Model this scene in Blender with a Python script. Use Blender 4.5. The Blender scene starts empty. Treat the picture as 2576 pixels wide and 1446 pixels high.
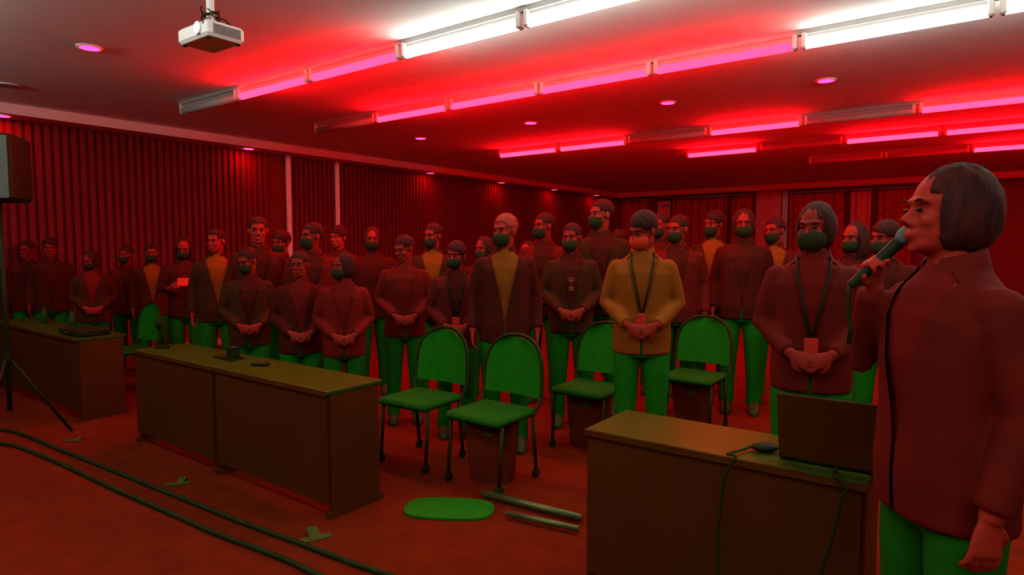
import bpy, bmesh, math, random
from mathutils import Vector, Matrix
random.seed(7)
# ------------------------------------------------------------------ camera, world, exposure
CAM_H = 1.57; F = 1583.0; CX, CY = 1288.0, 723.0; HZ = 620.0
FW = Vector((-.595, .804, 0)).normalized(); RT = Vector((FW.y, -FW.x, 0))
PITCH = math.atan((CY-HZ)/F)
cd = bpy.data.cameras.new('camera'); cam = bpy.data.objects.new('camera', cd)
bpy.context.scene.collection.objects.link(cam)
cd.sensor_width = 36; cd.lens = 36*F/2576; cd.clip_start = .05
cam.location = (0, 0, CAM_H)
cam.rotation_euler = (math.pi/2-PITCH, 0, math.atan2(-FW.x, FW.y))
S = bpy.context.scene; S.camera = cam
w = bpy.data.worlds.new('world'); S.world = w; w.use_nodes = True
w.node_tree.nodes['Background'].inputs[0].default_value = (.012, .004, .002, 1)
w.node_tree.nodes['Background'].inputs[1].default_value = .6
S.view_settings.view_transform = 'Standard'; S.view_settings.look = 'None'
S.view_settings.gamma = 1; S.view_settings.exposure = 0.33
RED_TUBE = (66.0, .11, .36); WHITE_TUBE = (19, 20, 18)
C = S.collection
CEIL = 3.27

def ray(px, py):
    a = (px-CX)/F; b = -(py-CY)/F
    up = Vector((0, 0, 1)); f = FW*math.cos(PITCH)-up*math.sin(PITCH); u = FW*math.sin(PITCH)+up*math.cos(PITCH)
    return f+RT*a+u*b
def onz(px, py, z):
    r = ray(px, py); t = (z-CAM_H)/r.z; return Vector((0, 0, CAM_H))+r*t
def atd(px, py, d):
    r = ray(px, py); t = d/r.dot(FW); return Vector((0, 0, CAM_H))+r*t

# ------------------------------------------------------------------ materials
def mat(name, col, rough=.7, noise=.15, scale=12, metal=0, spec=.08, bump=0, stretch=None):
    m = bpy.data.materials.new(name); m.use_nodes = True; nt = m.node_tree
    b = nt.nodes['Principled BSDF']; b.inputs['Roughness'].default_value = rough
    b.inputs['Metallic'].default_value = metal; b.inputs['Specular IOR Level'].default_value = spec
    tc = nt.nodes.new('ShaderNodeTexCoord'); n = nt.nodes.new('ShaderNodeTexNoise'); n.inputs['Scale'].default_value = scale
    n.inputs['Detail'].default_value = 5
    mp = nt.nodes.new('ShaderNodeMapping'); nt.links.new(tc.outputs['Object'], mp.inputs[0]); nt.links.new(mp.outputs[0], n.inputs['Vector'])
    if stretch: mp.inputs['Scale'].default_value = stretch
    cr = nt.nodes.new('ShaderNodeValToRGB'); cr.color_ramp.elements[0].position = .3; cr.color_ramp.elements[1].position = .7
    cr.color_ramp.elements[0].color = (*[c*(1-noise) for c in col], 1); cr.color_ramp.elements[1].color = (*[min(1, c*(1+noise)) for c in col], 1)
    nt.links.new(n.outputs['Fac'], cr.inputs[0]); nt.links.new(cr.outputs[0], b.inputs['Base Color'])
    if bump:
        bp = nt.nodes.new('ShaderNodeBump'); bp.inputs['Strength'].default_value = bump; bp.inputs['Distance'].default_value = .01
        nt.links.new(n.outputs['Fac'], bp.inputs['Height']); nt.links.new(bp.outputs[0], b.inputs['Normal'])
    return m
def emis(name, col, s=1):
    m = bpy.data.materials.new(name); m.use_nodes = True; nt = m.node_tree
    nt.nodes.remove(nt.nodes['Principled BSDF'])
    e = nt.nodes.new('ShaderNodeEmission'); e.inputs[0].default_value = (*[c/max(col) for c in col], 1); e.inputs[1].default_value = s*max(col)
    nt.links.new(e.outputs[0], nt.nodes['Material Output'].inputs[0]); return m
M = {
 'ceiling': mat('ceiling_paint', (.86, .82, .8), .9, .03, 3),
 'beam': mat('beam_paint', (.8, .55, .55), .8, .05, 3),
 'rib': mat('ribbed_panel', (.15,.010,.012), .6, .1, 5),
 'wall': mat('wall_paint', (.14,.010,.008), .8, .06, 3),
 'floor': mat('floor_carpet', (.105, .0095, .0012), .85, .18, 6, bump=.15, spec=.04),
 'batten': mat('batten_body', (.30, .28, .27), .5, .05, 5),
 'cap': mat('batten_end_cap', (.62, .58, .55), .5, .05, 5),
 'off': mat('unlit_diffuser', (.42, .38, .38), .4, .05, 5),
 'red_tube': emis('pink_tube', RED_TUBE), 'white_tube': emis('white_tube', WHITE_TUBE),
 'down_red': emis('pink_downlight', (90, .13, .8)), 'lens': emis('projector_lens_glow', (3, 3.4, 5)),
 'trim': mat('downlight_trim', (.75, .7, .7), .4, .03, 5),
 'white_plastic': mat('white_plastic', (.85, .87, .84), .45, .03, 8),
 'grille': mat('grille_dark', (.10, .12, .10), .6, .1, 20),
 'black': mat('black_plastic', (.010,.016,.004), .45, .2, 20),
 'cable': mat('black_cable', (.012,.02,.002), .5, .2, 20),
 'red_cable': mat('red_cable', (.4, .03, .02), .5, .1, 20),
 'curtain': mat('red_curtain', (.26,.006,.003), .85, .45, 14),
 'curtain_light': mat('pale_curtain', (.4,.05,.05), .85, .2, 14),
 'picture': mat('pale_picture', (.5,.08,.09), .6, .1, 5),
 'wood': mat('table_laminate', (.055,.015,.001), .5, .2, 4, stretch=(1, 8, 8)),
 'woodtop': mat('table_top_laminate', (.022,.045,.0015), .4, .15, 4, stretch=(1, 8, 8)),
 'panel': mat('modesty_panel_board', (.055,.012,.001), .55, .12, 4),
 'metal': mat('grey_metal', (.10, .13, .04), .4, .1, 20, .6),
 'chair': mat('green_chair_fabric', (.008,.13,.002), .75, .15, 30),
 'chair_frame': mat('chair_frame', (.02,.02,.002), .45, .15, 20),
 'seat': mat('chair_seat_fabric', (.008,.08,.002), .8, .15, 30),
 'bag': mat('paper_bag', (.095,.009,.001), .7, .08, 10),
 'bagmark': mat('bag_mark', (.05, .07, .01), .7, .08, 10),
 'laptop': mat('laptop_lid', (.055,.014,.001), .4, .06, 10),
 'key': mat('laptop_keys', (.03, .04, .02), .5, .1, 20),
 'skin': mat('skin', (.22,.015,.007), .55, .08, 9),
 'skin2': mat('skin_pale', (.28,.02,.01), .55, .08, 9),
 'eye': mat('eye', (.03,.004,.003), .2, .1, 20),
 'hair': mat('dark_hair', (.035,.004,.002), .75, .6, 60, spec=.15, bump=.6, stretch=(1, 1, .15)),
 'hair_grey': mat('grey_hair', (.22,.025,.015), .6, .4, 40, stretch=(1, 1, .2)),
 'mask_black': mat('black_mask', (.02,.022,.006), .8, .15, 40),
 'mask_white': mat('white_mask', (.5,.03,.012), .8, .05, 40),
 'j1': mat('maroon_jacket', (.068,.004,.0015), .8, .2, 7), 'j2': mat('dark_maroon_jacket', (.05,.004,.001), .8, .2, 7),
 'j3': mat('brick_jacket', (.09,.004,.0015), .8, .2, 7), 'j4': mat('olive_jacket', (.04,.009,.001), .8, .2, 7),
 'shirt_red': mat('red_shirt', (.12,.004,.002), .8, .15, 7), 'shirt_dark': mat('dark_shirt', (.055,.004,.001), .8, .15, 7),
 'shirt_yellow': mat('yellow_shirt', (.18,.042,.0015), .8, .15, 7),
 't1': mat('green_trousers', (.006,.115,.002), .8, .15, 7), 't2': mat('dark_green_trousers', (.006,.08,.002), .8, .15, 7),
 'shoe': mat('dark_shoe', (.03, .05, .01), .5, .15, 20),
 'badge': mat('badge_card', (.4,.02,.01), .5, .05, 20), 'letter': mat('yellow_lettering', (.3,.1,.008), .6, .05, 20),
 'glasses': mat('glasses_frame', (.03, .01, .01), .3, .1, 20),
 'paper': mat('paper_sheet', (.6,.03,.02), .7, .04, 10),
 'tape': mat('dark_tape', (.05, .06, .008), .7, .15, 20),
 'bottle': mat('dark_bottle', (.01, .05, .008), .3, .1, 20),
}

# ------------------------------------------------------------------ mesh builder
class MB:
    def __init__(s): s.v = []; s.f = []; s.X = None
    def _p(s, p):
        p = Vector(p); return tuple(s.X @ p) if s.X is not None else tuple(p)
    def grid(s, rows, closed=True, cap0=False, cap1=False):
        n = len(rows[0]); b = len(s.v)
        for r in rows:
            for p in r: s.v.append(s._p(p))
        for i in range(len(rows)-1):
            for j in range(n if closed else n-1):
                k = (j+1) % n
                s.f.append((b+i*n+j, b+i*n+k, b+(i+1)*n+k, b+(i+1)*n+j))
        if cap0: s.f.append(tuple(b+j for j in range(n))[::-1])
        if cap1: s.f.append(tuple(b+(len(rows)-1)*n+j for j in range(n)))
        return s
    def ell(s, c, r, seg=16, rings=10, R=None):
        rows = []
        for i in range(rings+1):
            t = math.pi*(i/rings)*.998+.003
            row = []
            for j in range(seg):
                a = 2*math.pi*j/seg
                p = Vector((r[0]*math.sin(t)*math.cos(a), r[1]*math.sin(t)*math.sin(a), -r[2]*math.cos(t)))
                if R is not None: p = R @ p
                row.append(p+Vector(c))
            rows.append(row)
        return s.grid(rows, True, True, True)
    def tube(s, pts, rad, seg=10, flat=1.0):
        pts = [Vector(p) for p in pts]
        if not hasattr(rad, '__len__'): rad = [rad]*len(pts)
        rows = []; prev = None
        for i, p in enumerate(pts):
            t = (pts[min(i+1, len(pts)-1)]-pts[max(i-1, 0)]).normalized()
            if prev is None:
                a = Vector((0, 0, 1)) if abs(t.z) < .9 else Vector((1, 0, 0))
                x = t.cross(a).normalized()
            else: x = (prev-t*prev.dot(t)).normalized()
            prev = x; y = t.cross(x)
            rows.append([p+x*math.cos(2*math.pi*j/seg)*rad[i]+y*math.sin(2*math.pi*j/seg)*rad[i]*flat for j in range(seg)])
        return s.grid(rows, True, True, True)
    def box(s, c, h, R=None, bev=0):
        c = Vector(c); hx, hy, hz = h
        if bev <= 0:
            P = [(-1,-1,-1),(1,-1,-1),(1,1,-1),(-1,1,-1),(-1,-1,1),(1,-1,1),(1,1,1),(-1,1,1)]
            b = len(s.v)
            for p in P:
                q = Vector((p[0]*hx, p[1]*hy, p[2]*hz)); q = R @ q if R is not None else q
                s.v.append(s._p(q+c))
            for f in [(0,3,2,1),(4,5,6,7),(0,1,5,4),(1,2,6,5),(2,3,7,6),(3,0,4,7)]: s.f.append(tuple(b+i for i in f))
            return s
        rows = []
        for (z, ins) in ((-hz, bev), (-hz+bev, 0), (hz-bev, 0), (hz, bev)):
            row = []
            for (sx, sy, a0) in ((1,1,0),(-1,1,90),(-1,-1,180),(1,-1,270)):
                for k in range(4):
                    a = math.radians(a0+k*30); rr = bev-ins*.99 if ins else bev
                    q = Vector((sx*(hx-bev)+math.cos(a)*rr, sy*(hy-bev)+math.sin(a)*rr, z)); q = R @ q if R is not None else q
                    row.append(q+c)
            rows.append(row)
        return s.grid(rows, True, True, True)
    def loft(s, secs, seg=24, pw=2.4):
        rows = []
        for (z, cx, cy, rx, ry) in secs:
            row = []
            for j in range(seg):
                a = 2*math.pi*j/seg; ca, sa = math.cos(a), math.sin(a)
                row.append((cx+rx*math.copysign(abs(ca)**(2/pw), ca), cy+ry*math.copysign(abs(sa)**(2/pw), sa), z))
            rows.append(row)
        return s.grid(rows, True, True, True)
    def mesh(s, name, smooth=True, angle=None):
        me = bpy.data.meshes.new(name); me.from_pydata(s.v, [], s.f)
        bm = bmesh.new(); bm.from_mesh(me); bmesh.ops.recalc_face_normals(bm, faces=bm.faces); bm.to_mesh(me); bm.free()
        if smooth:
            me.polygons.foreach_set('use_smooth', [True]*len(me.polygons))
            if angle:
                me.set_sharp_from_angle(angle=math.radians(angle))
        return me
def remesh(me, voxel, smooth_it=3):
    o = bpy.data.objects.new('work_mesh', me); C.objects.link(o)
    r = o.modifiers.new('r', 'REMESH'); r.mode = 'VOXEL'; r.voxel_size = voxel; r.use_smooth_shade = True
    if smooth_it:
        sm = o.modifiers.new('s', 'SMOOTH'); sm.factor = .5; sm.iterations = smooth_it
    dg = bpy.context.evaluated_depsgraph_get(); dg.update()
    n = bpy.data.meshes.new_from_object(o.evaluated_get(dg)); n.name = me.name
    bpy.data.objects.remove(o)
    n.polygons.foreach_set('use_smooth', [True]*len(n.polygons)); return n
def put(name, me, m=None, parent=None, loc=(0, 0, 0), mw=None):
    o = bpy.data.objects.new(name, me); C.objects.link(o)
    if m is not None:
        if not me.materials: me.materials.append(m)
        if me.materials[0] != m: o.material_slots[0].link = 'OBJECT'; o.material_slots[0].material = m
    if parent: o.parent = parent
    if mw is not None: o.matrix_local = mw
    else: o.location = loc
    return o
def tag(o, label, cat, group=None):
    o['label'] = label; o['category'] = cat
    if group: o['group'] = group
    return o
def thing(name, label, cat, loc=(0, 0, 0), rz=0, group=None, sc=1):
    o = bpy.data.objects.new(name, None); C.objects.link(o); o.location = loc; o.rotation_euler = (0, 0, rz); o.scale = (sc,)*3
    o.empty_display_size = .1
    return tag(o, label, cat, group)
def struct(name, me, m):
    o = put(name, me, m); o['kind'] = 'structure'; return o
def bx(x0, x1, y0, y1, z0, z1): return MB().box(((x0+x1)/2, (y0+y1)/2, (z0+z1)/2), ((x1-x0)/2, (y1-y0)/2, (z1-z0)/2))
def copy_tree(o, parent=None):
    c = o.copy(); C.objects.link(c)
    if parent: c.parent = parent
    for ch in list(o.children): copy_tree(ch, c)
    return c

# ------------------------------------------------------------------ room shell
XL, XR, Y0, Y1 = -9.75, 5.0, -3.0, 18.8
struct('floor', bx(XL-.1, XR+.1, Y0-.1, Y1+.1, -.1, 0).mesh('floor', False), M['floor'])
struct('ceiling', bx(XL-.1, XR+.1, Y0-.1, Y1+.1, CEIL, CEIL+.1).mesh('ceiling', False), M['ceiling'])
struct('wall_right', bx(XR, XR+.1, Y0, Y1, 0, CEIL).mesh('wall_right', False), M['wall'])
struct('wall_front', bx(XL, XR, Y0-.1, Y0, 0, CEIL).mesh('wall_front', False), M['wall'])
struct('wall_back', bx(XL, XR, Y1, Y1+.1, 0, CEIL).mesh('wall_back', False), M['wall'])
# ribbed wall on the left (real slats)
m = MB(); m.box((XL-.07, (Y0+Y1)/2, CEIL/2), (.05, (Y1-Y0)/2, CEIL/2))
y = Y0+.05
while y < Y1-.05:
    if not (6.2 < y < 6.5): m.box((XL-.005, y, CEIL/2), (.022, .03, CEIL/2))
    y += .1
struct('wall_left', m.mesh('wall_left', False), M['rib'])
struct('trim_1', bx(XL+.02, -9.33, Y0, Y1-.5, CEIL-.125, CEIL-.001).mesh('trim_beam', False), M['beam'])
struct('trim_2', bx(XL+.02, XR, Y1-.5, Y1-.02, CEIL-.14, CEIL-.001).mesh('trim_beam_back', False), M['beam'])
struct('baseboard_left', bx(XL+.02, XL+.04, Y0, Y1, 0, .1).mesh('base', False), M['batten'])
struct('trim_3', bx(XL+.018, XL+.05, 6.54, 6.62, 0, CEIL-.13).mesh('pilaster', False), M['beam'])
struct('trim_4', bx(XL+.018, XL+.05, 7.58, 7.66, 0, CEIL-.13).mesh('pilaster', False), M['beam'])
# ribbed pier between the curtains on the back wall
m = MB(); p0 = atd(1905, 500, 1); 
def backx(px):
    r = ray(px, 500); return r.x*(Y1/r.y)
xa, xb = backx(1905), backx(1968)
m.box(((xa+xb)/2, Y1-.06, CEIL/2-.07), ((xb-xa)/2, .04, CEIL/2-.07))
for i in range(14): m.box((xa+(i+.5)*(xb-xa)/14, Y1-.11, CEIL/2-.07), ((xb-xa)/50, .02, CEIL/2-.07))
struct('trim_5', m.mesh('ribbed_pier', False), M['picture'])
struct('trim_6', bx(backx(1972), backx(1986), Y1-.16, Y1-.02, 0, CEIL-.14).mesh('dark_post', False), M['batten'])

def curtain(px0, px1, mt, label, grp, z0=.1):
    x0, x1 = backx(px0), backx(px1); n = max(12, int((x1-x0)/.035)); rows = []
    for z in (z0, 1.2, 2.2, 2.9, 3.0):
        rows.append([(x0+(x1-x0)*i/n, Y1-.28+.06*math.sin(i*.9)*(1 if z < 2.95 else .5)+.02*math.sin(i*.37+z), z) for i in range(n+1)])
    back = [[(p[0], p[1]+.012, p[2]) for p in r] for r in rows]
    mb = MB(); mb.grid([r+b[::-1] for r, b in zip(rows, back)], True, True, True)
    t = thing('curtain', label, 'curtain', group=grp)
    put('curtain_cloth', mb.mesh('curtain_cloth'), mt, t)
    rl = MB().tube([(x0-.05, Y1-.27, 3.04), (x1+.05, Y1-.27, 3.04)], .018, 8).box(((x0+x1)/2, Y1-.15, 3.04), (.015, .12, .015))
    put('curtain_rail', rl.mesh('rail'), M['batten'], t)
for a, b, k, l in ((1575, 1642, 'curtain', 'thin folded red curtain in the far corner beside the pale picture'),
                   (1700, 1838, 'curtain', 'wide patterned red curtain on the far wall right of the pale picture'),
                   (1848, 1898, 'curtain', 'narrow striped red curtain just left of the ribbed pier'),
                   (1992, 2128, 'curtain', 'patterned red curtain just right of the dark post on the far wall'),
                   (2145, 2196, 'curtain_light', 'pale pink curtain strip on the far wall right of centre'),
                   (2214, 2300, 'curtain', 'red and pale curtain behind the large person at right')):
    curtain(a, b, M[k], l, None)
t = thing('picture', 'pale framed picture hanging on the far wall among red curtains', 'picture')
xa, xb = backx(1653), backx(1692)
put('picture_panel', bx(xa+.04, xb-.04, Y1-.06, Y1-.035, 1.94, 3.0).mesh('pp', False), M['picture'], t)
put('picture_frame', bx(xa, xb, Y1-.035, Y1-.005, 1.9, 3.04).mesh('pf', False), M['black'], t)
mk = MB().tube([(xa+.15, Y1-.065, 2.85), (xa+.25, Y1-.065, 2.75), (xa+.3, Y1-.065, 2.88)], .02, 6).box((xa+.34, Y1-.065, 2.85), (.1, .006, .02))
put('brush_mark', mk.mesh('bm'), M['grille'], t)

# ------------------------------------------------------------------ ceiling lights
def batten(x, yy, state, label):
    L = 1.2
    t = thing('tube_light', label, 'ceiling light', (x+.62, yy, CEIL), 0, 'tube light battens on the ceiling')
    put('housing', BAT['h'], M['batten'], t)
    put('diffuser', BAT['d'], {'red': M['red_tube'], 'white': M['white_tube'], 'off': M['off']}[state], t)
    for i, sx in enumerate((-1, 1)): put('end_cap', BAT['c'], M['cap'], t, (sx*.585, 0, 0))
BAT = {}
h = MB().box((0, .0, -.02), (.62, .028, .019)); h.box((0, 0, -.058), (.60, .008, .02)); BAT['h'] = h.mesh('housing', False)
BAT['d'] = MB().tube([(-.57, 0, -.112), (.57, 0, -.112)], .036, 12, 1).mesh('diffuser')
c_ = MB().box((0, 0, -.085), (.02, .036, .062), None, .012); BAT['c'] = c_.mesh('cap', True, 40)
rows = [(3.75, -7.63, 9, lambda k: 'off' if k == 0 else ('red' if k < 3 else 'white'), 'row nearest the projector'),
        (5.45, -7.40, 9, lambda k: 'off' if k == 0 else ('red' if k < 5 else 'white'), 'second row from the projector'),
        (8.86, -6.84, 8, lambda k: 'off' if k in (2, 4) else 'red', 'third row across the ceiling'),
        (10.8, -4.19, 6, lambda k: 'off' if k == 1 else 'red', 'fourth row across the ceiling'),
        (13.0, -2.65, 5, lambda k: 'red' if k >= 2 else 'off', 'farthest tube row at the right'),
        (.6, -8.86, 10, lambda k: 'white', 'unseen row over the camera'), (-1.4, -5.14, 8, lambda k: 'white', 'row by the front wall')]  # row over the camera is unseen, lengthened leftward to whiten the ceiling
ords = ['first', 'second', 'third', 'fourth', 'fifth', 'sixth', 'seventh', 'eighth', 'ninth', 'tenth']
for yy, x0, n, fn, rl in rows:
    for k in range(n):
        st = fn(k)
        batten(x0+1.24*k, yy, st, '%s tube light, %s from left in the %s' % ({'red': 'pink', 'white': 'white', 'off': 'unlit'}[st], ords[k], rl))
DL = {'t': MB().grid([[(r*math.cos(a*math.pi/12), r*math.sin(a*math.pi/12), z) for a in range(24)] for r, z in ((.075, -.001), (.1, -.001), (.097, -.012), (.078, -.012), (.075, -.004))]).mesh('ring'),
      'l': MB().tube([(0, 0, -.002), (0, 0, -.013)], .077, 24).mesh('lens', True, 40)}
def down(p, label, mt='down_red'):
    t = thing('downlight', label, 'ceiling light', p, 0, 'round ceiling downlights')
    put('trim_ring', DL['t'], M['trim'], t); put('lens', DL['l'], M[mt], t)
for px, py, l in ((225, 118, 'round pink downlight on the ceiling left of the projector'), (1058, 347, 'small round downlight leftmost in the line between tube rows'),
                  (1335, 308, 'round downlight left of the middle of the ceiling line'), (1680, 257, 'round downlight right of middle in the ceiling line'),
                  (2078, 201, 'round downlight at right, nearest in the ceiling line')):
    down(onz(px, py, CEIL), l)
for i, (px, py) in enumerate(((10, 288), (620, 374))):
    p = onz(px, py, CEIL-.125); p.x = -9.5
    down(p, 'round downlight under the wall beam, %s' % ('at the left edge of the view' if i == 0 else 'near the middle of the ribbed wall'))
for i, yy in enumerate((9.9, 12.4, 14.8, 17.2)):
    down(Vector((-9.5, yy, CEIL-.125)), 'far round downlight under the wall beam, %s past the pilasters' % ords[i])
t = thing('ceiling_speaker', 'dark round ceiling speaker near the left edge above the wall beam', 'speaker', onz(18, 213, CEIL))
put('grille', MB().tube([(0, 0, -.001), (0, 0, -.012)], .1, 24).mesh('g', True, 40), M['batten'], t)
put('rim', MB().grid([[(r*math.cos(a*math.pi/12), r*math.sin(a*math.pi/12), z) for a in range(24)] for r, z in ((.1, -.001), (.115, -.001), (.112, -.014), (.1, -.014))]).mesh('rim'), M['cap'], t)

# ------------------------------------------------------------------ projector
AL = math.radians(54); xd = RT*math.cos(AL)+FW*math.sin(AL); yd = -RT*math.sin(AL)+FW*math.cos(AL)
pj = atd(520, 64, 3.62)+xd*.115+yd*.165
t = thing('projector', 'white ceiling projector with lit lens hanging from a short pole', 'projector', pj, math.atan2(xd.y, xd.x))
put('body', MB().box((0, 0, 0), (.115, .165, .045), None, .016).mesh('body', True, 35), M['white_plastic'], t)
g = MB()
for i in range(22):
    for j in range(6): g.box((-.074+i*.0076, -.1655, -.024+j*.009), (.0027, .0018, .0033))
put('vent_grille', g.mesh('g', False), M['grille'], t)
put('lens_ring', MB().tube([(-.112, -.075, .004), (-.126, -.075, .004)], .036, 20).mesh('lr', True, 40), M['white_plastic'], t)
put('lens', MB().tube([(-.126, -.075, .004), (-.130, -.075, .004)], .027, 20).mesh('l', True, 40), M['lens'], t)
put('focus_knob', MB().tube([(-.113, -.13, .025), (-.119, -.13, .025)], .008, 12).mesh('fk', True, 40), M['grille'], t)
put('mount_plate', MB().box((-.0, .0, .052), (.06, .05, .006), None, .004).box((0, 0, .08), (.025, .02, .022)).mesh('mp', False), M['batten'], t)
put('pole', MB().tube([(0, 0, .09), (0, 0, CEIL-pj.z-.01)], .022, 16).mesh('po', True, 40), M['white_plastic'], t)
put('pole_base', MB().tube([(0, 0, CEIL-pj.z-.02), (0, 0, CEIL-pj.z-.001)], .06, 20).mesh('pb', True, 40), M['white_plastic'], t)
cb = MB()
for k in range(4):
    a = k*1.3; cb.tube([(.05*math.cos(a+s*.45), .05*math.sin(a+s*.45), .10+.014*k+.02*math.sin(s*.9+k)) for s in range(13)], .004, 6)
cb.tube([(.03, .0, .12), (.07, -.03, .11), (.10, -.05, .08), (.12, -.04, .058)], .004, 6)
put('cable_coil', cb.mesh('cc'), M['black'], t)
put('red_plug', MB().tube([(.08, -.03, .09), (.11, -.05, .078), (.14, -.06, .062)], .006, 8).mesh('rp'), M['red_cable'], t)
for sx, sy in ((-.09, -.135), (.09, -.135), (-.09, .135)): put('foot', MB().tube([(sx, sy, -.044), (sx, sy, -.056)], .012, 12).mesh('f', True, 40), M['black'], t)

# ------------------------------------------------------------------ PA speaker at the left edge
p = atd(-6, 430, 5.0)
t = thing('loudspeaker', 'black loudspeaker box at the left edge of the view on a stand', 'speaker', (p.x, p.y, 0), math.radians(50))
put('cabinet', MB().box((0, 0, 2.18), (.17, .17, .26), None, .03).mesh('c', True, 35), M['black'], t)
put('front_grille', MB().box((0, -.172, 2.18), (.15, .006, .24), None, .005).mesh('fg', True, 35), M['grille'], t)
t2 = thing('speaker_stand', 'black tripod stand under the loudspeaker at the left edge', 'stand', (p.x, p.y, 0), math.radians(50))
put('pole', MB().tube([(0, 0, .25), (0, 0, 1.915)], .018, 12).mesh('p'), M['black'], t2)
for k in range(3):
    a = k*2.094+.4
    put('leg', MB().tube([(0, 0, .7), (.40*math.cos(a), .40*math.sin(a), .014)], .012, 8).mesh('l'), M['black'], t2)
put('collar', MB().tube([(0, 0, .66), (0, 0, .74)], .03, 12).mesh('cl', True, 40), M['black'], t2)

# ------------------------------------------------------------------ tables
def table(x0, x1, y0, label, dep=.42):
    L = (x1-x0); t = thing('training_table', label, 'table', ((x0+x1)/2, y0+dep/2, 0), 0, 'long training tables in the front row')
    put('table_top', MB().box((0, 0, .735), (L/2, dep/2, .015), None, .006).mesh('tt', True, 35), M['woodtop'], t)
    put('modesty_panel', MB().box((0, -dep/2+.02, .40), (L/2-.015, .009, .315)).mesh('mp', False), M['panel'], t)
    put('edge_band', MB().box((0, -dep/2-.002, .735), (L/2, .003, .014)).mesh('eb', False), M['wood'], t)
    for sx in (-1, 1):
        l = MB().box((sx*(L/2-.012), 0, .37), (.011, dep/2-.03, .35)).box((sx*(L/2-.012), 0, .018), (.02, dep/2-.01, .018))
        put('leg', l.mesh('leg', False), M['panel'], t)
    return t
table(-5.40, -4.19, 2.20, 'long brown table left of centre, its left half in the front row')
table(-4.17, -2.94, 2.20, 'brown table left of centre with its end panel facing the open aisle')
table(-8.80, -6.42, 2.15, 'brown table at the far left edge of the front row')
table(-1.40, -.28, 2.44, 'brown table at right carrying the open laptop')

# laptop
lp = onz(2060, 1186, .752); lp = Vector((-.60, 2.60, .751))
def lid_corner(px, py, d): return atd(px, py, d)
A = lid_corner(1975, 1172, 2.37); B = lid_corner(2212, 1205, 2.19)
A.z = B.z = .765; ax = (B-A); W_ = .36; ax.normalize(); mid = (A+B)/2
t = thing('laptop', 'open laptop with its plain lid turned to the camera on the right table', 'laptop', (mid.x, mid.y, .751), math.atan2(ax.y, ax.x))
put('base', MB().box((0, .125, .009), (W_/2, .12, .008), None, .006).mesh('b', True, 35), M['black'], t)
TH = math.radians(15); R = Matrix.Rotation(TH, 3, 'X')
put('lid', MB().box((0, -.135*math.sin(TH), .014+.135*math.cos(TH)), (W_/2, .0045, .135), R, .004).mesh('lid', True, 35), M['laptop'], t)
put('screen', MB().box((0, .0055-.135*math.sin(TH), .0155+.135*math.cos(TH)), (W_/2-.012, .0008, .12), R).mesh('sc', False), M['key'], t)
k = MB()
for i in range(13):
    for j in range(4): k.box((-.145+i*.0242, .06+j*.024, .0185), (.0095, .0095, .0012))
put('keyboard', k.mesh('k', False), M['key'], t)
# mouse + cable on the table
pm = onz(1925, 1135, .752); pm = Vector((max(pm.x, -1.3), min(max(pm.y, 2.5), 2.8), .752))
t = thing('computer_mouse', 'dark rounded mouse on the right table beside the laptop', 'mouse', pm, .6)
put('shell', MB().ell((0, 0, .018), (.055, .034, .019)).mesh('sh'), M['black'], t)
put('wheel', MB().tube([(-.03, -.004, .034), (-.03, .004, .034)], .007, 10).mesh('wh'), M['metal'], t)
def cable(name, pts, r, mt, label):
    P = []; pts = [Vector(q) for q in pts]
    for i in range(len(pts)-1):
        a, b, c, d = pts[max(i-1, 0)], pts[i], pts[i+1], pts[min(i+2, len(pts)-1)]
        for s in range(8):
            u = s/8; P.append(.5*((2*b)+(c-a)*u+(2*a-5*b+4*c-d)*u*u+(3*b-a-3*c+d)*u**3))
    P.append(pts[-1])
    o = put(name, MB().tube(P, r, 8).mesh(name), mt); return tag(o, label, 'cable')
yf = 2.40
def front(px, py):
    r = ray(px, py); s = yf/r.y; return Vector((0, 0, CAM_H))+r*s
cable('laptop_cable', [pm+Vector((-.05, 0, .012)), Vector((pm.x-.08, 2.50, .762)), Vector((pm.x-.10, 2.43, .765)), front(1850, 1150), front(1822, 1200), front(1816, 1250), front(1806, 1340), front(1806, 1440), front(1806, 1520)], .0055, M['cable'], 'dark cable dropping over the right table front below the mouse')
cable('power_cable', [Vector((mid.x+.02, 2.52, .762)), Vector((mid.x+.03, 2.43, .765)), front(2130, 1225), front(2115, 1260), front(2105, 1310), front(2085, 1380), front(2065, 1446), front(2045, 1540)], .0055, M['cable'], 'dark cable dropping over the right table front below the laptop')

# table things
def bottle(p, label, h=.2):
    t = thing('drink_bottle', label, 'bottle', p)
    put('bottle_body', MB().loft([(0, 0, 0, .03, .03), (.006, 0, 0, .033, .033), (h*.6, 0, 0, .033, .033), (h*.8, 0, 0, .016, .016), (h*.88, 0, 0, .013, .013)], 16, 2).mesh('bb'), M['bottle'], t)
    put('bottle_cap', MB().tube([(0, 0, h*.87), (0, 0, h)], .016, 14).mesh('bc', True, 40), M['black'], t)
bottle((-8.05, 2.42, .751), 'dark bottle standing on the far left table, the left one'); bottle((-7.1, 2.36, .751), 'dark bottle standing on the far left table, the right one', .22)
t = thing('black_case', 'dark flat case lying at the right end of the far left table', 'case', (-6.72, 2.33, .751))
put('case_body', MB().box((0, 0, .03), (.24, .13, .03), None, .01).mesh('cb', True, 35), M['black'], t)
put('case_handle', MB().tube([(-.06, -.135, .03), (-.05, -.155, .03), (.05, -.155, .03), (.06, -.135, .03)], .007, 8).mesh('ch'), M['cable'], t)
t = thing('microphone', 'dark gooseneck microphone on the left end of the brown table', 'microphone', (-5.28, 2.38, .751))
put('base', MB().tube([(0, 0, 0), (0, 0, .02)], .05, 20).mesh('b', True, 40), M['black'], t)
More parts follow.
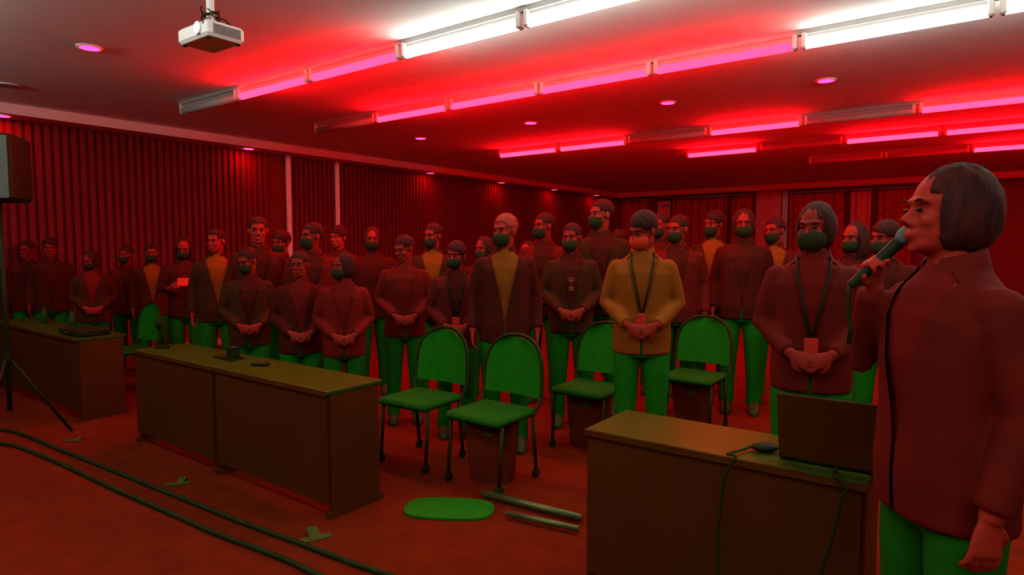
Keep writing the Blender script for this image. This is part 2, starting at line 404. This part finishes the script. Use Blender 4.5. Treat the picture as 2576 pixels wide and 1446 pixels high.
put('gooseneck', MB().tube([(0, 0, .02), (0, 0, .12), (0, -.02, .17)], .006, 8).mesh('g'), M['black'], t)
put('microphone_head', MB().ell((0, -.025, .2), (.026, .026, .045)).mesh('h'), M['black'], t)
t = thing('card_holder', 'small dark upright box on a flat base on the brown table', 'card holder', (-4.35, 2.44, .751))
put('base', MB().box((-.04, 0, .008), (.11, .05, .008)).mesh('b', False), M['black'], t)
put('upright_box', MB().box((.02, 0, .056), (.04, .03, .04), None, .006).mesh('u', True, 35), M['black'], t)
t = thing('remote_control', 'dark remote control lying on the brown table right of the small box', 'remote', (-3.95, 2.42, .751), .5)
put('case', MB().box((0, 0, .011), (.06, .022, .011), None, .006).mesh('c', True, 35), M['black'], t)
put('button', MB().tube([(.02, 0, .02), (.02, 0, .025)], .008, 12).mesh('bt'), M['metal'], t)

# ------------------------------------------------------------------ floor cables and tape
up = [(-40, 1072), (0, 1080), (50, 1090), (150, 1130), (300, 1190), (450, 1250), (600, 1310), (750, 1365), (870, 1410), (990, 1450), (1080, 1480)]
lo = [(-40, 1108), (0, 1115), (50, 1125), (150, 1165), (300, 1235), (450, 1300), (540, 1340), (700, 1400), (800, 1446), (880, 1478)]
cable('floor_cable', [onz(x, y, .012) for x, y in up], .015, M['cable'], 'thick dark cable curving over the floor at left, the one nearer the tables')
cable('floor_cable', [onz(x, y, .012) for x, y in lo], .015, M['cable'], 'thick dark cable curving over the floor at left, the one nearer the camera')
for i, (x, y, l) in enumerate(((178, 1112, 'dark tape tab on the floor beside the cables, farthest left'), (442, 1222, 'dark tape tab on the floor beside the cables, middle one'), (790, 1362, 'large dark tape tab on the floor beside the cables, nearest the camera'))):
    p = onz(x, y, .0); t = thing('tape_tab', l, 'tape', p, .6+i*.3)
    s = (.7, .8, 1)[i]
    put('long_strip', MB().box((0, .03, .004), (.10*s, .03*s, .003)).mesh('ts', False), M['tape'], t)
    put('short_strip', MB().box((.02, .07*s, .012), (.03*s, .07*s, .003), Matrix.Rotation(.12, 3, 'X')).mesh('ts2', False), M['tape'], t)
t = thing('folding_stand', 'low metal base with two long bars on the floor in the aisle', 'stand', (0, 0, 0))
a, b = onz(1215, 1240, .03), onz(1462, 1302, .03); a2, b2 = onz(1275, 1290, .03), onz(1455, 1330, .03)
put('bar', MB().tube([a, b], .022, 8).mesh('bar'), M['metal'], t); put('bar', MB().tube([a2, b2], .018, 8).mesh('bar'), M['metal'], t)
q = onz(1130, 1282, 0)
t3 = MB().loft([(0, 0, 0, .27, .15), (.012, 0, 0, .27, .15), (.02, 0, 0, .25, .13)], 24, 3)
o = put('floor_bright_patch', t3.mesh('fp', True, 40), M['chair'], t); o.location = (q.x, q.y, .002); o.rotation_euler = (0, 0, math.atan2(RT.y, RT.x)-.1)  # green plate stands in for a bright patch of light reflected on the floor

# ------------------------------------------------------------------ chairs (front = -Y)
def build_chair():
    P = {}
    P['backrest'] = MB(); pts = []
    rows = []
    for k in range(9):
        tt = [0, .25, .45, .6, .72, .82, .9, .955, .985][k]; z = .54+.40*tt; hw = .236*(1-tt**4)**.5
        yb = .215+.04*tt
        row = []
        for j in range(13):
            u = -1+j/6; row.append((u*hw, yb+.035*(1-u*u), z))
        row2 = [(p[0], p[1]+.018, p[2]) for p in row]
        rows.append(row+row2[::-1])
    P['backrest'].grid(rows, True, True, True)
    T = [0, .3, .5, .65, .78, .88, .95, .985, 1.0]; side = [(.248*(1-t**4)**.5+(.004 if t < 1 else 0), .222+.04*t+.03*(1-(1-t**4)), .55+.405*t) for t in T]
    fr = MB(); fr.tube([(-.225, .17, .44), (-.242, .20, .50)]+[(-a, b, c) for a, b, c in side[:-1]]+[(0, side[-1][1], side[-1][2])]+side[:-1][::-1]+[(.242, .20, .50), (.225, .17, .44)], .013, 8)
    P['back_frame'] = fr
    st = MB().box((0, -.01, .455), (.225, .215, .028), None, .02); P['seat'] = st
    P['leg'] = None
    return P
cp = build_chair(); CM = {k: v.mesh(k, True, 50) for k, v in cp.items() if v}
CM['legF'] = MB().tube([(0, 0, .43), (0, -.03, .06)], .013, 8).mesh('leg'); CM['legB'] = MB().tube([(0, 0, .44), (0, .04, .06)], .013, 8).mesh('leg')
CM['castor'] = MB().tube([(-.014, 0, .03), (.014, 0, .03)], .028, 14).mesh('castor', True, 40)
CM['arm'] = MB().tube([(0, .2, .62), (0, .1, .655), (0, -.12, .66), (0, -.15, .64), (0, -.14, .44)], .012, 8).mesh('arm')
def chair(x, y, rz, label):
    t = thing('nesting_chair', label, 'chair', (x, y, 0), rz, 'green nesting chairs among the standing people')
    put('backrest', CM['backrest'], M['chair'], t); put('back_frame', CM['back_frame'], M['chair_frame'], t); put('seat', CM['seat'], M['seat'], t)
    for sx in (-1, 1):
        l = put('leg', CM['legF'], M['chair_frame'], t, (sx*.215, -.17, 0)); put('castor', CM['castor'], M['black'], l, (0, -.03, 0))
        l = put('leg', CM['legB'], M['chair_frame'], t, (sx*.215, .17, 0)); put('castor', CM['castor'], M['black'], l, (0, .04, 0))
ch = [onz(1238, 1205, 0), onz(1482, 1120, 0), onz(1742, 1078, 0)]
chair(ch[0].x, ch[0].y, 0, 'nearest green rounded chair at the aisle, with a pale bag under it')
chair(ch[0].x-.66, ch[0].y, .05, 'green chair just left of the nearest aisle chair')
chair(ch[1].x, ch[1].y, 0, 'green rounded chair second from the aisle opening, with a bag under it')
chair(ch[2].x, ch[2].y, 0, 'green rounded chair farther back right of centre, with a bag under it')
chair(-7.30, 2.92, 0, 'green rounded chair at left behind the gap between tables')
# paper bags in front of the aisle chairs
def bag(px, pb, wd, hh, label, tall=None):
    p = px; rz = .25
    t = thing('paper_bag', label, 'bag', (p.x, p.y, 0), rz, 'pale paper bags standing on the floor')
    w2 = wd/2; b = MB().loft([(0.002, 0, 0, w2*.78, .055), (.04, 0, 0, w2*.8, .06), (hh*.6, 0, 0, w2*.92, .06), (hh, 0, 0, w2, .05)], 28, 9)
    put('bag_body', b.mesh('bb', True, 30), M['bag'], t)
    put('bag_mark', MB().box((0, -.062, hh*.82), (.032, .003, .026)).mesh('bm', False), M['bagmark'], t)
    for sy in (-1, 1): put('handle', MB().tube([(-.07, sy*.058, hh-.01), (-.06, sy*.062, hh-.05), (0, sy*.064, hh-.075), (.06, sy*.062, hh-.05), (.07, sy*.058, hh-.01)], .004, 6).mesh('h'), M['chair_frame'], t)
bag(ch[0], 0, .37, .41, 'pale paper bag with small dark square, nearest in the aisle')
bag(ch[1], 0, .36, .41, 'pale paper bag with small dark square, middle of the three')
bag(ch[2], 0, .36, .41, 'pale paper bag with small dark square, farthest right one')

# ------------------------------------------------------------------ people
SH = 1.40
def headM(yaw, tilt, lean=(0, 0)):
    return Matrix.Translation((lean[0], -.02+lean[1], 1.605)) @ Matrix.Rotation(yaw, 4, 'Z') @ Matrix.Rotation(tilt, 4, 'X')
def add_hand(mb, wr, d, nrm, side, curl=.5):
    """wr wrist point, d direction of the fingers, nrm palm normal (fingers curl to it), side +1/-1 thumb side"""
    d = d.normalized(); nrm = (nrm-d*nrm.dot(d)).normalized(); s = d.cross(nrm)*side
    pc = wr+d*.045
    rows = []
    for u, wd, th in ((0, .024, .018), (.02, .032, .016), (.055, .040, .014), (.088, .040, .012)):
        c = wr+d*u; rows.append([c+s*wd*math.cos(a*math.pi/6)+nrm*th*math.sin(a*math.pi/6) for a in range(12)])
    mb.grid(rows, True, True, True)
    for i, (off, ln) in enumerate(((.033, .070), (.011, .078), (-.011, .073), (-.032, .058))):
        p = wr+d*.085+s*off; a = .15; pts = [p-d*.01]; ang = curl*.5
        for j, fr in enumerate((.45, .3, .25)):
            dd = d*math.cos(ang)+nrm*math.sin(ang)+s*off*.8; pts.append(pts[-1]+dd*ln*fr); ang += curl*.8
        mb.tube(pts, [.0092, .0088, .0082, .007], 8)
    p = wr+d*.02+s*.026; pts = [p, p+(d*.6+s*.7+nrm*.3).normalized()*.035, p+(d*.6+s*.7+nrm*.3).normalized()*.035+(d+nrm*.5+s*.1).normalized()*.035]
    mb.tube(pts, [.012, .011, .009], 8)
def arm_pts(pose, sx):
    sh = Vector((sx*.168, .0, SH-.035))
    if pose == 'down': return sh, Vector((sx*.225, .03, 1.12)), Vector((sx*.235, -.05, .88)), Vector((0, -.1, -1)), Vector((-sx, 0, 0)), .5
    if pose == 'clasp': return sh, Vector((sx*.232, .0, 1.13)), Vector((sx*.085, -.20, 1.0)), Vector((-sx*.8, -.15, -.35)), Vector((0, 1, -.2)), .7
    if pose == 'hold': return sh, Vector((sx*.25, -.03, 1.14)), Vector((sx*.16, -.27, 1.16)), Vector((-sx*.5, -.6, .35)), Vector((-sx*.6, .5, -.1)), .9
    if pose == 'mic':
        if sx < 0: return sh, Vector((-.27, -.07, 1.16)), Vector((-.14, -.12, 1.41)), Vector((.35, -.3, .75)), Vector((.8, .2, -.1)), 1.5
        return arm_pts('down', sx)
POSES = {}
def build_pose(name, arms, yaw, tilt):
    H = headM(yaw, tilt); b = MB()
    b.X = H
    b.ell((0, .012, .03), (.075, .094, .088), 20, 14); b.ell((0, -.02, -.03), (.061, .068, .085), 18, 12); b.ell((0, -.045, -.078), (.043, .038, .03))
    b.ell((0, -.07, -.093), (.018, .016, .014)); b.tube([(0, -.080, .012), (0, -.096, -.012), (0, -.106, -.028)], [.008, .010, .013], 8)
    b.ell((.012, -.092, -.031), (.008, .01, .007)); b.ell((-.012, -.092, -.031), (.008, .01, .007))
    b.ell((0, -.074, .028), (.052, .018, .010)); b.ell((0, -.088, -.056), (.023, .011, .006)); b.ell((0, -.086, -.066), (.019, .011, .007))
    for sx in (-1, 1):
        b.ell((sx*.036, -.062, -.022), (.022, .02, .02)); b.ell((sx*.078, .012, -.004), (.009, .019, .031))
    b.X = None
    hb = H @ Vector((0, .015, -.06))
    b.tube([(0, .005, 1.36), (0, .0, 1.46), hb, hb+Vector((0, 0, .05))], [.072, .055, .053, .05], 16)
    tors = [(.84, 0, 0, .155, .10), (.95, 0, 0, .16, .105), (1.08, 0, 0, .14, .095), (1.22, 0, -.005, .155, .105), (1.34, 0, -.003, .17, .10), (1.42, 0, .0, .13, .075), (1.45, 0, 0, .07, .05)]
    b.loft(tors)
    for sx in (-1, 1):
        sh, el, wr, hd, nm, cu = arm_pts(arms, sx)
        b.tube([sh, sh.lerp(el, .5), el, el.lerp(wr, .5), wr], [.055, .046, .04, .036, .026], 12)
        add_hand(b, wr, hd, nm, sx if arms != 'mic' else -1 if sx < 0 else 1, cu)
        b.tube([(sx*.09, 0, .88), (sx*.10, -.01, .50), (sx*.10, .01, .45), (sx*.11, .02, .09)], [.085, .056, .054, .038], 14)
        b.ell((sx*.115, -.04, .035), (.036, .09, .022))
    D = {'H': H, 'body': remesh(b.mesh('body'), .0062, 2)}
    # shirt
    s = MB(); s.loft([(.86, 0, 0, .168, .118), (.98, 0, 0, .17, .118), (1.1, 0, 0, .158, .11), (1.22, 0, -.005, .168, .118), (1.34, 0, -.003, .175, .11), (1.41, 0, .0, .135, .085), (1.455, 0, 0, .072, .062), (1.475, 0, 0, .066, .058)])
    D['shirt'] = remesh(s.mesh('shirt'), .011, 2)
    # jacket
    j = MB(); j.loft([(.80, 0, .005, .188, .138), (.92, 0, 0, .192, .14), (1.08, 0, 0, .182, .132), (1.22, 0, -.003, .185, .135), (1.33, 0, -.003, .19, .123), (1.39, 0, .0, .168, .10), (1.43, 0, .003, .12, .084), (1.455, 0, .006, .088, .074), (1.485, 0, .012, .078, .07)])
    for sx in (-1, 1):
        sh, el, wr, hd, nm, cu = arm_pts(arms, sx)
        e2 = el.lerp(wr, .92); mm = sh.lerp(el, .5)
        j.ell(sh+Vector((-sx*.005, .002, -.005)), (.064, .066, .062)); j.tube([sh+Vector((-sx*.04, 0, -.03)), sh.lerp(mm, .35), mm, el, el.lerp(wr, .5), e2], [.05, .064, .060, .053, .049, .043], 14)
    jm = remesh(j.mesh('jacket'), .0105, 3)
    bm = bmesh.new(); bm.from_mesh(jm); kill = []
    for sx in (-1, 1):
        bmesh.ops.bisect_plane(bm, geom=bm.verts[:]+bm.edges[:]+bm.faces[:], dist=1e-5, plane_co=(sx*.008, 0, 1.0), plane_no=Vector((sx, 0, -.22)).normalized())
        bmesh.ops.bisect_plane(bm, geom=bm.verts[:]+bm.edges[:]+bm.faces[:], dist=1e-5, plane_co=(sx*.008, 0, 1.0), plane_no=Vector((sx, 0, 0)))
    for v in bm.verts:
        x, y, z = v.co
        if y < -.03 and z < 1.5:
            wv = .008+max(0, z-1.0)*.22
            if abs(x) < wv-.0006 and abs(y) > .05 and y > -.17: kill.append(v)
        if z > 1.470 and abs(x) < .09: kill.append(v)
    bmesh.ops.delete(bm, geom=list(set(kill)), context='VERTS'); bm.to_mesh(jm); bm.free(); D['jacket'] = jm
    c = MB(); n = 20; rr = []
    for k, (z, r1, r2) in enumerate(((1.452, .086, .078), (1.50, .074, .068), (1.506, .068, .062), (1.46, .074, .066))):
        rr.append([(r1*math.sin(a), -.0+.008-r2*math.cos(a)*1.0, z-.02*math.cos(a)) for a in [(.42+(2*math.pi-.84)*i/n) for i in range(n+1)]])
    c.grid(rr, False); D['collar'] = c.mesh('collar')
    tr = MB(); tr.loft([(.78, 0, .005, .16, .115), (.88, 0, .003, .172, .122), (.97, 0, 0, .165, .115)])
    for sx in (-1, 1): tr.tube([(sx*.092, .005, .88), (sx*.098, -.005, .68), (sx*.10, -.005, .48), (sx*.108, .015, .25), (sx*.112, .02, .05)], [.098, .087, .072, .063, .062], 16)
    D['trousers'] = remesh(tr.mesh('trousers'), .012, 3)
    POSES[name] = D
build_pose('front', 'down', 0, .05); build_pose('left', 'down', -.65, .06); build_pose('clasp', 'clasp', -.35, .05)
build_pose('down', 'clasp', -.75, -.28*-1); build_pose('hold', 'hold', -.2, .22); build_pose('mic', 'mic', -.1, -.05); build_pose('side', 'clasp', -.95, .0)
# head accessories in head space
def shell(c, r, keep, seg=40, rings=28, th=.006, noise=0):
    rows = []; rnd = random.Random(3)
    bm = bmesh.new(); V = {}
    for i in range(rings+1):
        t = math.pi*i/rings
        for j in range(seg):
            a = 2*math.pi*j/seg; k = 1+noise*(math.sin(a*9+i)*.5+math.sin(a*17+t*6)*.5)
            V[i, j] = bm.verts.new((c[0]+r[0]*math.sin(t)*math.cos(a)*k, c[1]+r[1]*math.sin(t)*math.sin(a)*k, c[2]-r[2]*math.cos(t)*k))
    for i in range(rings):
        for j in range(seg):
            q = [V[i, j], V[i, (j+1) % seg], V[i+1, (j+1) % seg], V[i+1, j]]
            m_ = sum((v.co for v in q), Vector())/4
            if keep(m_.x, m_.y, m_.z): bm.faces.new(q)
    bmesh.ops.remove_doubles(bm, verts=bm.verts, dist=.0004)
    bmesh.ops.delete(bm, geom=[v for v in bm.verts if not v.link_faces], context='VERTS')
    bmesh.ops.recalc_face_normals(bm, faces=bm.faces)
    me = bpy.data.meshes.new('shell'); bm.to_mesh(me); bm.free()
    o = bpy.data.objects.new('w', me); C.objects.link(o); sm = o.modifiers.new('so', 'SOLIDIFY'); sm.thickness = th; sm.offset = -1
    dg = bpy.context.evaluated_depsgraph_get(); dg.update(); n = bpy.data.meshes.new_from_object(o.evaluated_get(dg)); bpy.data.objects.remove(o)
    n.polygons.foreach_set('use_smooth', [True]*len(n.polygons)); return n
HAIR = {
 'short': shell((0, .020, .040), (.081, .100, .091), lambda x, y, z: z > (.068 if y < -.055 else .03-.0*y if y < -.01 else -.01 if y < .04 else -.075), noise=.028, th=.010),
 'parted': shell((.004, .018, .046), (.084, .102, .094), lambda x, y, z: z > (.055-.25*x if y < -.05 else .02 if y < -.01 else -.02 if y < .04 else -.08), noise=.03, th=.014),
 'bob': shell((0, .026, .005), (.092, .108, .128), lambda x, y, z: (z > .052 if y < -.045 else z > -.095), noise=.03, th=.012),
 'long': shell((0, .03, -.045), (.102, .112, .185), lambda x, y, z: (z > .058 if y < -.04 else z > -.19), noise=.03, th=.012)}
EYE = MB().ell((0, 0, 0), (.0125, .006, .0055), 12, 8).mesh('eye'); BROW = MB().tube([(-.017, .003, -.002), (0, 0, .002), (.017, .004, -.001)], [.002, .0032, .002], 6).mesh('brow')
def maskmesh():
    n = shell((0, -.028, -.05), (.071, .088, .07), lambda x, y, z: y < -.058+abs(x)*.25 and -.102 < z+abs(x)*.12 < -.010, 48, 32, .003)
    return n
MASK = maskmesh()
LOOP = MB().tube([(-.083, .012, -.008), (-.076, -.02, -.013), (-.062, -.055, -.022), (-.04, -.085, -.03), (0, -.098, -.035), (.04, -.085, -.03), (.062, -.055, -.022), (.076, -.02, -.013),
    (.083, .012, -.008), (.078, -.02, -.05), (.058, -.058, -.085), (0, -.088, -.09), (-.058, -.058, -.085), (-.078, -.02, -.05), (-.083, .012, -.010)], .0016, 5).mesh('loops')
GL = MB()
for sx in (-1, 1):
    GL.tube([(sx*.031+.022*math.cos(a*math.pi/8), -.098, .004+.017*math.sin(a*math.pi/8)) for a in range(17)], .0016, 6)
    GL.tube([(sx*.053, -.096, .008), (sx*.080, -.02, .010), (sx*.083, .02, .006)], .0016, 6)
GL.tube([(-.009, -.100, .006), (.009, -.100, .006)], .0016, 6); GL = GL.mesh('glasses')
SHOE = MB().loft([(0, 0, -.05, .045, .13), (.02, 0, -.05, .05, .135), (.055, 0, -.035, .046, .11), (.085, 0, .01, .042, .065), (.10, 0, .02, .036, .05)], 20, 2.3).mesh('shoe')
LANY = MB()
for sx in (-1, 1): LANY.tube([(sx*.062, .03, 1.487), (sx*.078, -.045, 1.462), (sx*.068, -.110, 1.38), (sx*.04, -.132, 1.24), (sx*.006, -.134, 1.08)], .0062, 6, .5)
LANY = LANY.mesh('lanyard'); BADGE = MB().box((0, -.147, 1.03), (.032, .003, .045), None, .003).mesh('badge', False)

def person(px, top, d, pose, hair, jacket, label, trousers='t1', shirt='shirt_dark', mask='black', hm='hair', glasses=False, lanyard=False, turn=0, skin='skin', grp=None, nojacket=False):
    p = atd(px, top, d); hgt = p.z; sc = hgt/1.745
    # face the camera (front = -Y local)
    face = math.atan2(p.x-0, -(p.y-0)); face = math.atan2(0-p.y, 0-p.x)+math.pi/2
    t = thing('person', label, 'person', (p.x, p.y, 0), face+turn, grp, sc)
    D = POSES[pose]; H = D['H']
    put('body', D['body'], M[skin], t)
    put('shirt', D['shirt'], M[shirt], t)
    if not nojacket: put('jacket', D['jacket'], M[jacket], t)
    put('collar', D['collar'], M[shirt if nojacket else jacket], t)
    put('trousers', D['trousers'], M[trousers], t)
    for sx in (-1, 1): put('shoe', SHOE, M['shoe'], t, (sx*.114, 0, 0))
    put('hair', HAIR[hair], M[hm], t, mw=H)
    for sx in (-1, 1):
        put('eye', EYE, M['eye'], t, mw=H @ Matrix.Translation((sx*.031, -.0845, .005))); put('eyebrow', BROW, M['hair'], t, mw=H @ Matrix.Translation((sx*.032, -.0905, .030)))
    if mask:
        k = put('mask', MASK, M['mask_'+mask], t, mw=H); put('ear_loops', LOOP, M['mask_'+mask], k)
    if glasses: put('glasses', GL, M['glasses'], t, mw=H)
    if lanyard:
        l = put('lanyard', LANY, M['black'], t); put('badge', BADGE, M['badge'], l)
    return t
J = ['j1', 'j2', 'j3', 'j4']
P = person
P(66, 603, 7.9, 'left', 'short', 'j1', 'person in dark maroon jacket at the far left edge of the crowd', mask=None)
P(124, 597, 7.7, 'front', 'parted', 'j2', 'bare-faced person second from the left edge of the crowd', mask=None)
P(228, 628, 7.2, 'down', 'bob', 'j4', 'person with lowered head behind the far left table end', shirt='shirt_red')
P(316, 616, 7.9, 'left', 'short', 'j3', 'masked person in brick jacket behind the gap between left tables', trousers='t2')
P(380, 611, 7.7, 'front', 'short', 'j2', 'black-masked person in dark jacket right of the brick jacket', shirt='shirt_yellow')
cardp = P(462, 596, 7.1, 'hold', 'long', 'j2', 'person with longer hair left of the bright-faced left person', mask='black')
P(543, 572, 6.4, 'left', 'short', 'j4', 'tall bare-faced person in olive jacket left of centre', mask=None, skin='skin2', shirt='shirt_yellow')
P(648, 541, 5.9, 'front', 'short', 'j1', 'tallest bare-faced person at left with short hair', mask=None, skin='skin2')
P(622, 620, 5.45, 'down', 'short', 'j4', 'short person in glasses and black mask in front of the tallest at left', glasses=True, trousers='t1')
P(706, 578, 6.6, 'left', 'parted', 'j2', 'masked person peeking out right of the tallest left person')
P(752, 628, 5.1, 'clasp', 'short', 'j2', 'person in front left of centre with open red collar and glasses', shirt='shirt_red', glasses=True, mask=None)
P(783, 556, 5.9, 'side', 'short', 'j3', 'person turned to the left wearing a black mask left of centre', trousers='t2')
P(850, 566, 7.3, 'left', 'parted', 'j1', 'pale-faced person behind the turned masked one', mask=None, skin='skin2')
P(862, 632, 5.0, 'side', 'bob', 'shirt_red', 'person in bright red top with bobbed hair near the centre left', trousers='t2', shirt='shirt_red')
P(936, 568, 6.7, 'front', 'bob', 'j2', 'person with bobbed hair directly left of centre back row')
P(1016, 588, 5.6, 'down', 'short', 'j3', 'person with lowered head at front just left of centre', shirt='shirt_red', mask=None)
P(1088, 558, 6.4, 'left', 'short', 'j4', 'person in olive jacket in the centre back row', shirt='shirt_yellow')
P(1146, 604, 5.2, 'clasp', 'parted', 'j1', 'person in black mask with clasped hands at the centre', lanyard=True)
P(1216, 592, 6.3, 'left', 'bob', 'j2', 'half hidden person left of the grey-haired one')
P(1270, 533, 4.85, 'left', 'short', 'j2', 'grey-haired person with black mask and pale clothes near the centre', hm='hair_grey', skin='skin2', shirt='shirt_yellow')
P(1368, 531, 6.4, 'side', 'short', 'j3', 'black-masked person looking left behind the lettered shirt')
P(1326, 606, 7.0, 'left', 'long', 'j1', 'long-haired person between the grey-haired one and the lettered shirt')
o20 = P(1438, 557, 5.5, 'clasp', 'short', 'j4', 'person in olive jacket over a dark shirt with yellow lettering', shirt='shirt_dark')
P(1512, 497, 5.9, 'side', 'short', 'j4', 'tallest person in the middle looking left in a black mask', skin='skin2')
P(1556, 576, 7.2, 'left', 'parted', 'j1', 'half hidden person right of the tallest masked one')
P(1618, 528, 4.35, 'down', 'parted', 'shirt_yellow', 'person in white mask and pale yellow shirt with dark lanyard', shirt='shirt_yellow', mask='white', glasses=True, lanyard=True)
P(1662, 531, 6.7, 'left', 'short', 'j2', 'dark-haired person behind the white-masked one')
P(1706, 537, 5.9, 'left', 'short', 'j3', 'black-masked person directly right of the white-masked one', trousers='t2')
P(1796, 528, 6.8, 'left', 'parted', 'j4', 'black-masked person in olive jacket beneath the wide red curtain', shirt='shirt_yellow')
P(1872, 522, 5.95, 'front', 'bob', 'j2', 'black-masked person with rounded hair left of the ribbed pier')
P(1950, 543, 6.3, 'left', 'short', 'j1', 'masked person standing below the ribbed pier', shirt='shirt_yellow')
P(2052, 503, 3.25, 'clasp', 'bob', 'j3', 'large nearby person with full rounded hair and clasped hands at right', shirt='shirt_red', lanyard=True)
P(2150, 556, 5.2, 'left', 'long', 'j2', 'masked person right of the large round-haired one')
P(2226, 551, 4.6, 'left', 'parted', 'j1', 'masked person left of the big figure at the right edge')
big = P(2405, 402, 1.72, 'mic', 'bob', 'j3', 'very near person at right edge facing left and holding a black microphone', mask=None, turn=-.95, skin='skin2', shirt='shirt_red', trousers='t2')
# lettering on the dark shirt (its own characters)
for ch, z, s in (('\u4e2d', 1.235, .055), ('\u6728', 1.165, .055)):
    cu = bpy.data.curves.new('ch', 'FONT'); cu.body = ch; cu.size = s; cu.extrude = .001; cu.align_x = 'CENTER'
    to = bpy.data.objects.new('w', cu); C.objects.link(to); dg = bpy.context.evaluated_depsgraph_get(); dg.update()
    me = bpy.data.meshes.new_from_object(to.evaluated_get(dg)); bpy.data.objects.remove(to)
    o = put('chest_lettering', me, M['letter'], o20, mw=Matrix.Translation((0, -.150, z)) @ Matrix.Rotation(math.pi/2, 4, 'X'))
# microphone in the near person's hand, paper and phones held in the crowd
bpy.context.view_layer.update()
def rel(o, v): return o.matrix_world @ Vector(v)
sh, el, wr, hd, nm, cu = arm_pts('mic', -1)
hc = wr+hd.normalized()*.085+nm.normalized()*.022
base = rel(big, hc)
t = thing('hand_microphone', 'black hand microphone with trailing strap held by the near person at right', 'microphone', base, big.rotation_euler.z)
t.rotation_euler = (math.radians(-40), math.radians(18), big.rotation_euler.z)
put('handle', MB().tube([(0, 0, -.10), (0, 0, .07)], [.014, .018], 14).mesh('h', True, 40), M['black'], t)
put('grille_ball', MB().ell((0, 0, .10), (.026, .026, .032)).mesh('gb'), M['grille'], t)
bpy.context.view_layer.update(); inv = t.matrix_world.inverted(); b0 = t.matrix_world @ Vector((0, 0, -.10))
put('strap', MB().tube([inv @ (b0+Vector(v)) for v in ((0, 0, .01), (-.005, -.004, -.02), (-.004, -.006, -.07), (.004, -.002, -.12), (0, 0, -.17))], .006, 8).mesh('s'), M['cable'], t)
p = rel(cardp, (0, -.325, 1.235))
o = put('held_card', MB().box((0, 0, 0), (.075, .003, .045), Matrix.Rotation(-.3, 3, 'X')).mesh('c', False), M['paper'], None, p); o.rotation_euler = (0, 0, cardp.rotation_euler.z); tag(o, 'bright card held in both hands in the crowd at left', 'card')
